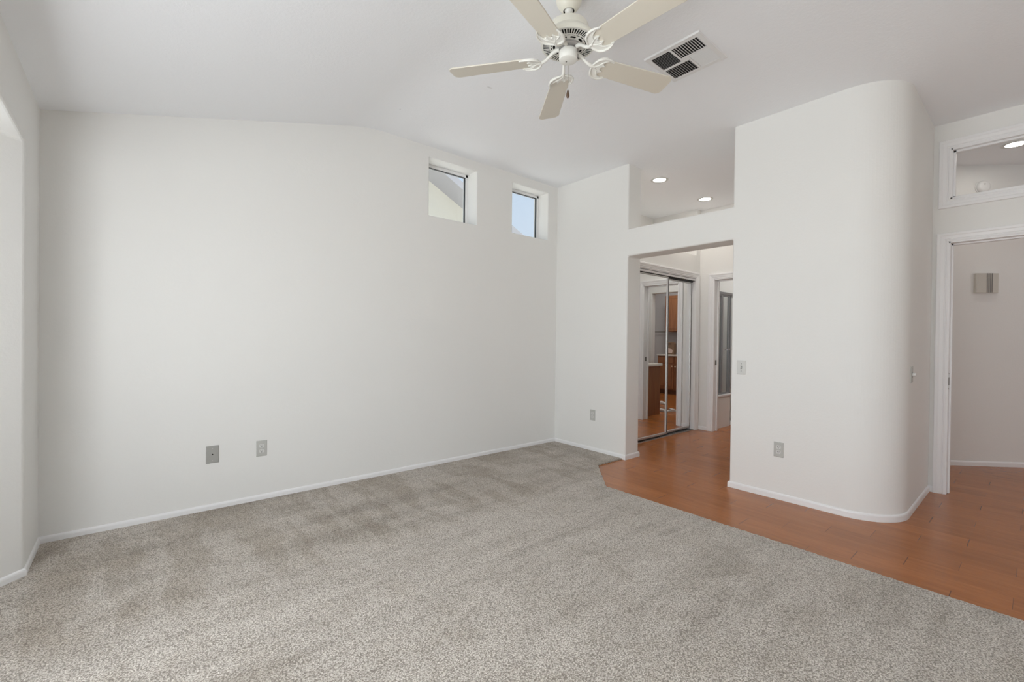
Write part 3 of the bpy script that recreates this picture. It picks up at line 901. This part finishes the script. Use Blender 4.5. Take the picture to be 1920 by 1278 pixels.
# pull chain with fob
mb = MB()
cxp, cyp = 0.031, 0.029
mb.tube([(cxp*0.95, cyp*0.95, 0.010), (cxp*1.18, cyp*1.18, 0.006), (cxp*1.22, cyp*1.22, -0.006), (cxp*1.22, cyp*1.22, -0.134)], 0.0011, 6)
for k in range(42): 
    mb.lathe([(0, 0.0014), (0.0015, 0), (0, -0.0014)], 6, 'z', (cxp*1.22, cyp*1.22, -0.006-0.003*k))
ch_ = mb.build('pull_chain', m_chain, fan)
mb = MB(); mb.lathe([(0, -0.132), (0.0035, -0.134), (0.005, -0.140), (0.0075, -0.152), (0.0085, -0.161), (0.007, -0.170), (0.003, -0.175), (0, -0.176)], 16, 'z', (cxp*1.22, cyp*1.22, 0))
mb.build('fob', m_fob, ch_, smooth=True)

# ------------------------------------------------------------------ bathroom seen directly: knee wall and shower
struct(MB().box(6.13, 6.63, 2.902, 2.985, -0.01, 0.440).build('trim_4', m_wall, bevel=0.004))
struct(MB().box(6.13, 6.655, 2.885, 3.0, 0.440, 0.466, 0.006).build('trim_5', m_trim))
sh = thing('shower_enclosure', (6.13, 2.94, 0), 0, 'framed glass shower screen standing on the white knee wall, beyond the bathroom doorway', 'shower')
def framed(x0, x1, z0, z1, name, parent):
    mb = MB(); s = 0.022
    mb.box(x0, x0+s, -0.015, 0.015, z0, z1); mb.box(x1-s, x1, -0.015, 0.015, z0, z1)
    mb.box(x0+s, x1-s, -0.015, 0.015, z1-s, z1); mb.box(x0+s, x1-s, -0.015, 0.015, z0, z0+s)
    f_ = mb.build(name, m_showerframe, parent, bevel=0.002)
    MB().box(x0+s-0.004, x1-s+0.004, -0.003, 0.003, z0+s-0.004, z1-s+0.004).build('glass', m_showerglass, f_)
    return f_
framed(0.002, 0.265, 0.467, 1.885, 'fixed_panel', sh)
framed(0.268, 0.500, 0.467, 1.885, 'fixed_panel', sh)
framed(0.528, 0.958, 0.062, 1.885, 'shower_door', sh)
MB().box(0.0, 0.968, -0.02, 0.02, 1.886, 1.925, 0.003).build('header_rail', m_showerframe, sh)
mb = MB(); mb.tube([(0.345, -0.05, 1.104), (0.93, -0.05, 1.104)], 0.008, 12)
mb.tube([(0.355, -0.05, 1.104), (0.355, -0.012, 1.104)], 0.006, 8); mb.tube([(0.92, -0.05, 1.104), (0.92, -0.012, 1.104)], 0.006, 8)
mb.build('towel_bar', m_chrome, sh)
struct(MB().box(6.66, 7.10, 2.89, 2.99, -0.01, 0.062, 0.006).build('trim_6', m_trim))
# shower walls
struct(MB().box(6.131, 6.137, 3.0, 3.736, 0.0, 2.2).box(6.131, 7.099, 3.725, 3.736, 0.0, 2.2).box(7.09, 7.099, 3.0, 3.736, 0, 2.2).build('wall_shower', m_shower))

# ------------------------------------------------------------------ bathroom vanity (seen in the mirror)
v = thing('bathroom_vanity', (6.142, 1.05, 0), 0, 'brown oak vanity cabinet with a cream top, its end panel reflected in the closet mirror', 'vanity')
VW, VY = 0.535, 1.055
mb = MB(); mb.box(0.0, VW, 0.0, VY, 0.0, 0.80); mb.build('body', m_oak, v, bevel=0.002)
MB().box(0.0, VW+0.03, 0.0, VY+0.025, 0.80, 0.842, 0.008).build('countertop', m_counter, v)
for k in range(3):
    y0_ = 0.02+k*0.345
    dd = MB().box(VW, VW+0.018, y0_, y0_+0.325, 0.11, 0.76, 0.006).build('door', m_oak, v)
    mb = MB(); mb.lathe([(0.006, 0), (0.006, 0.012), (0.014, 0.018), (0.012, 0.026), (0, 0.028)], 14, 'x', (VW+0.018, y0_+0.29, 0.70)); mb.build('knob', m_knob, dd, smooth=True)
fc = thing('faucet', (6.30, 1.93, 0.842), 0, 'small chrome faucet on the cream vanity top', 'faucet')
mb = MB(); mb.lathe([(0, 0), (0.024, 0), (0.022, 0.01), (0.012, 0.02), (0.012, 0.06), (0, 0.06)], 16); mb.tube([(0, 0, 0.055), (0.02, 0, 0.085), (0.07, 0, 0.09), (0.10, 0, 0.07)], 0.009, 10); mb.build('spout', m_chrome, fc, smooth=True)
for s in (1, -1):
    mb = MB(); mb.lathe([(0, 0), (0.018, 0), (0.016, 0.03), (0.020, 0.045), (0.0, 0.05)], 14, 'z', (0, 0.07*s, 0)); mb.build('handle', m_chrome, fc, smooth=True)

# ------------------------------------------------------------------ dressing room cabinets (seen in the mirror)
def panel_front(parent, name, x, y0, y1, z0, z1, knob):
    mb = MB(); s = 0.05
    mb.box(x-0.018, x, y0, y1, z0, z1, 0.003)
    d_ = mb.build(name, m_oak, parent)
    if z1-z0 > 0.3:
        mb = MB(); mb.box(x-0.026, x-0.017, y0+s, y1-s, z0+s, z1-s, 0.006); mb.build('raised_panel', m_oak, d_)
        mb = MB(); 
        for a in ((y0+s-0.006, y0+s, z0+s, z1-s), (y1-s, y1-s+0.006, z0+s, z1-s), (y0+s, y1-s, z0+s-0.006, z0+s), (y0+s, y1-s, z1-s, z1-s+0.006)): mb.box(x-0.0195, x-0.0175, *a)
        mb.build('panel_groove', m_oak_dk, d_)
    if knob:
        mb = MB(); mb.lathe([(0.006, 0), (0.006, -0.012), (0.017, -0.020), (0.014, -0.030), (0, -0.032)], 14, 'x', (x-0.018, knob[0], knob[1])); mb.build('knob', m_knob, d_, smooth=True)
    return d_
bc = thing('base_cabinet', (9.29, 0.45, 0), 0, 'oak base cabinet with drawers and panel doors, far back in the mirror reflection', 'cabinet')
mb = MB(); mb.box(0, 0.57, 0, 0.96, 0.10, 0.865); mb.build('body', m_oak, bc)
MB().box(0.06, 0.57, 0.01, 0.95, 0.0, 0.10).build('toe_kick', m_oak_dk, bc)
for k in range(2):
    y0_ = 0.02+k*0.47
    panel_front(bc, 'drawer', 0.0, y0_, y0_+0.45, 0.70, 0.845, None)
    panel_front(bc, 'door', 0.0, y0_, y0_+0.45, 0.13, 0.68, ((y0_+0.42) if k == 0 else (y0_+0.03), 0.635))
tag(MB().box(9.262, 9.868, 0.43, 1.43, 0.866, 0.895, 0.006).build('countertop', m_counter), 'pale countertop on the far oak base cabinet in the reflection', 'countertop')
uc = thing('wall_cabinet', (9.55, 0.47, 1.42), 0, 'oak upper cabinet on the far wall, above the paper bag in the reflection', 'cabinet')
mb = MB(); mb.box(0, 0.319, 0, 0.94, 0, 0.84); mb.build('body', m_oak, uc)
for k in range(2):
    panel_front(uc, 'door', 0.0, 0.01+k*0.47, 0.46+k*0.47, 0.02, 0.82, ((0.43 if k == 0 else 0.51), 0.07))
tb = thing('towel_bar', (9.866, -0.02, 1.425), 0, 'thin chrome towel bar on the grey wall in the mirror reflection', 'towel bar')
mb = MB(); mb.tube([(-0.06, -0.27, 0), (-0.06, 0.40, 0)], 0.009, 12); mb.build('bar', m_brass, tb)
for yy in (-0.25, 0.38):
    MB().box(-0.075, 0.0, yy-0.025, yy+0.025, -0.025, 0.025, 0.006).build('bracket', m_chrome, tb)
bg_ = thing('gift_bag', (9.52, 0.70, 0.895), 0, 'brown card carrier with a pale print standing on the far countertop', 'bag')
mb = MB()
pts = [(-0.105, 0.0), (0.105, 0.0), (0.112, 0.05), (0.108, 0.25), (0.090, 0.285), (-0.090, 0.285), (-0.108, 0.25), (-0.112, 0.05)]
mb.prism_f(pts, lambda u, v, h: (h, u, v), -0.05, 0.05); mb.build('body', m_bag, bg_, bevel=0.006)
MB().box(-0.053, -0.049, -0.035, 0.035, 0.235, 0.255, 0.002).build('handle_slot', m_black, bg_)
mb = MB(); mb.prism_f([(-0.08, 0.04), (0.06, 0.03), (0.085, 0.09), (0.03, 0.13), (-0.03, 0.15), (-0.085, 0.10)], lambda u, v, h: (h, u, v), -0.0535, -0.049); mb.build('print', m_bag2, bg_)

# white slippers and a crumpled cloth on the bathroom floor
def slipper(loc, rz, label):
    t_ = thing('slipper', loc, rz, label, 'slipper', 'white slippers on the bathroom floor')
    prof_ = [(-0.13, 0.028), (-0.10, 0.036), (-0.04, 0.034), (0.03, 0.042), (0.09, 0.046), (0.125, 0.030), (0.135, 0.012)]
    pts = [(x_, w_) for x_, w_ in prof_]+[(x_, -w_) for x_, w_ in prof_[::-1]]
    mb = MB(); mb.prism(pts, 0.0005, 0.020); mb.build('sole', m_white, t_, bevel=0.004)
    loops = []
    for x_, w_, h_ in ((-0.005, 0.040, 0.050), (0.035, 0.045, 0.058), (0.08, 0.046, 0.045), (0.115, 0.034, 0.030), (0.130, 0.014, 0.022)):
        loops.append([(x_, w_*math.cos(a), 0.018+(h_-0.018)*math.sin(a)) for a in [PI*k/10 for k in range(11)]])
    mb = MB(); mb.strips(loops); o = mb.build('upper', m_white, t_, smooth=True)
    sd = o.modifiers.new('thick', 'SOLIDIFY'); sd.thickness = 0.004
    return t_
slipper((6.93, 1.93, 0), 0.9, 'white slipper nearest the vanity end, reflected in the left mirror')
slipper((7.06, 2.13, 0), 0.35, 'white slipper pointing right across the mirror joint')
slipper((7.75, 1.45, 0), 1.3, 'small white slipper farther back on the floor behind the vanity')

# ------------------------------------------------------------------ outside
struct(MB().box(-40, 60, -40, 60, -0.5, -0.15).build('ground', m_ground)).name = 'trim_ground'
C.objects['trim_ground'].name = 'floor_outside'
struct(MB().box(0.0, 9.0, 3.96, 7.45, 1.80, 2.02).build('bounce_deck', mat('bounce_deck_pale', (0.74, 0.72, 0.68), 0.9)))  # unseen pale slab added to bounce sun up through the high windows
nb = thing('neighbouring_house', (4.5, 7.5, -0.15), 0, 'cream stucco gable of the neighbouring house with a grey eave, seen through the high windows', 'house')
kz = 0.487
def zr_(x_): return 4.165-kz*(x_-4.55)             # rake edge on the outer plane (world z)
A0, A1, B1 = -1.0, 1.2, 8.2
def g(u, v, h): return (u-4.5, h-7.5, v+0.15)
def zw(x_): return 4.182-0.4937*(x_-4.259)
mb = MB()
mb.prism_f([(A0-2.6, -0.15), (7.1, -0.15), (7.1, zw(7.1)), (1.0, zw(1.0)), (A0-2.6, zw(1.0)-1.2)], g, 7.5, 7.75)
mb.build('gable_wall', m_stucco, nb)
mb = MB()
mb.prism_f([(1.0, zw(1.0)), (7.45, zw(7.45)), (7.45, zw(7.45)+0.05), (1.0, zw(1.0)+0.05)], g, 7.0, 13.0)
mb.build('soffit', m_eave, nb)
mb = MB()
mb.prism_f([(1.0, zw(1.0)-0.01), (7.45, zw(7.45)-0.01), (7.45, zr_(7.45)), (1.0, zr_(1.0))], g, 6.96, 7.0)
mb.build('rake_board', m_eave, nb)
mb = MB()
mb.prism_f([(1.0, zw(1.0)+0.051), (7.5, zw(7.5)+0.051), (7.5, zr_(7.5)+0.012), (1.0, zr_(1.0)+0.012)], g, 7.002, 13.0)
mb.build('roof', m_roof, nb)
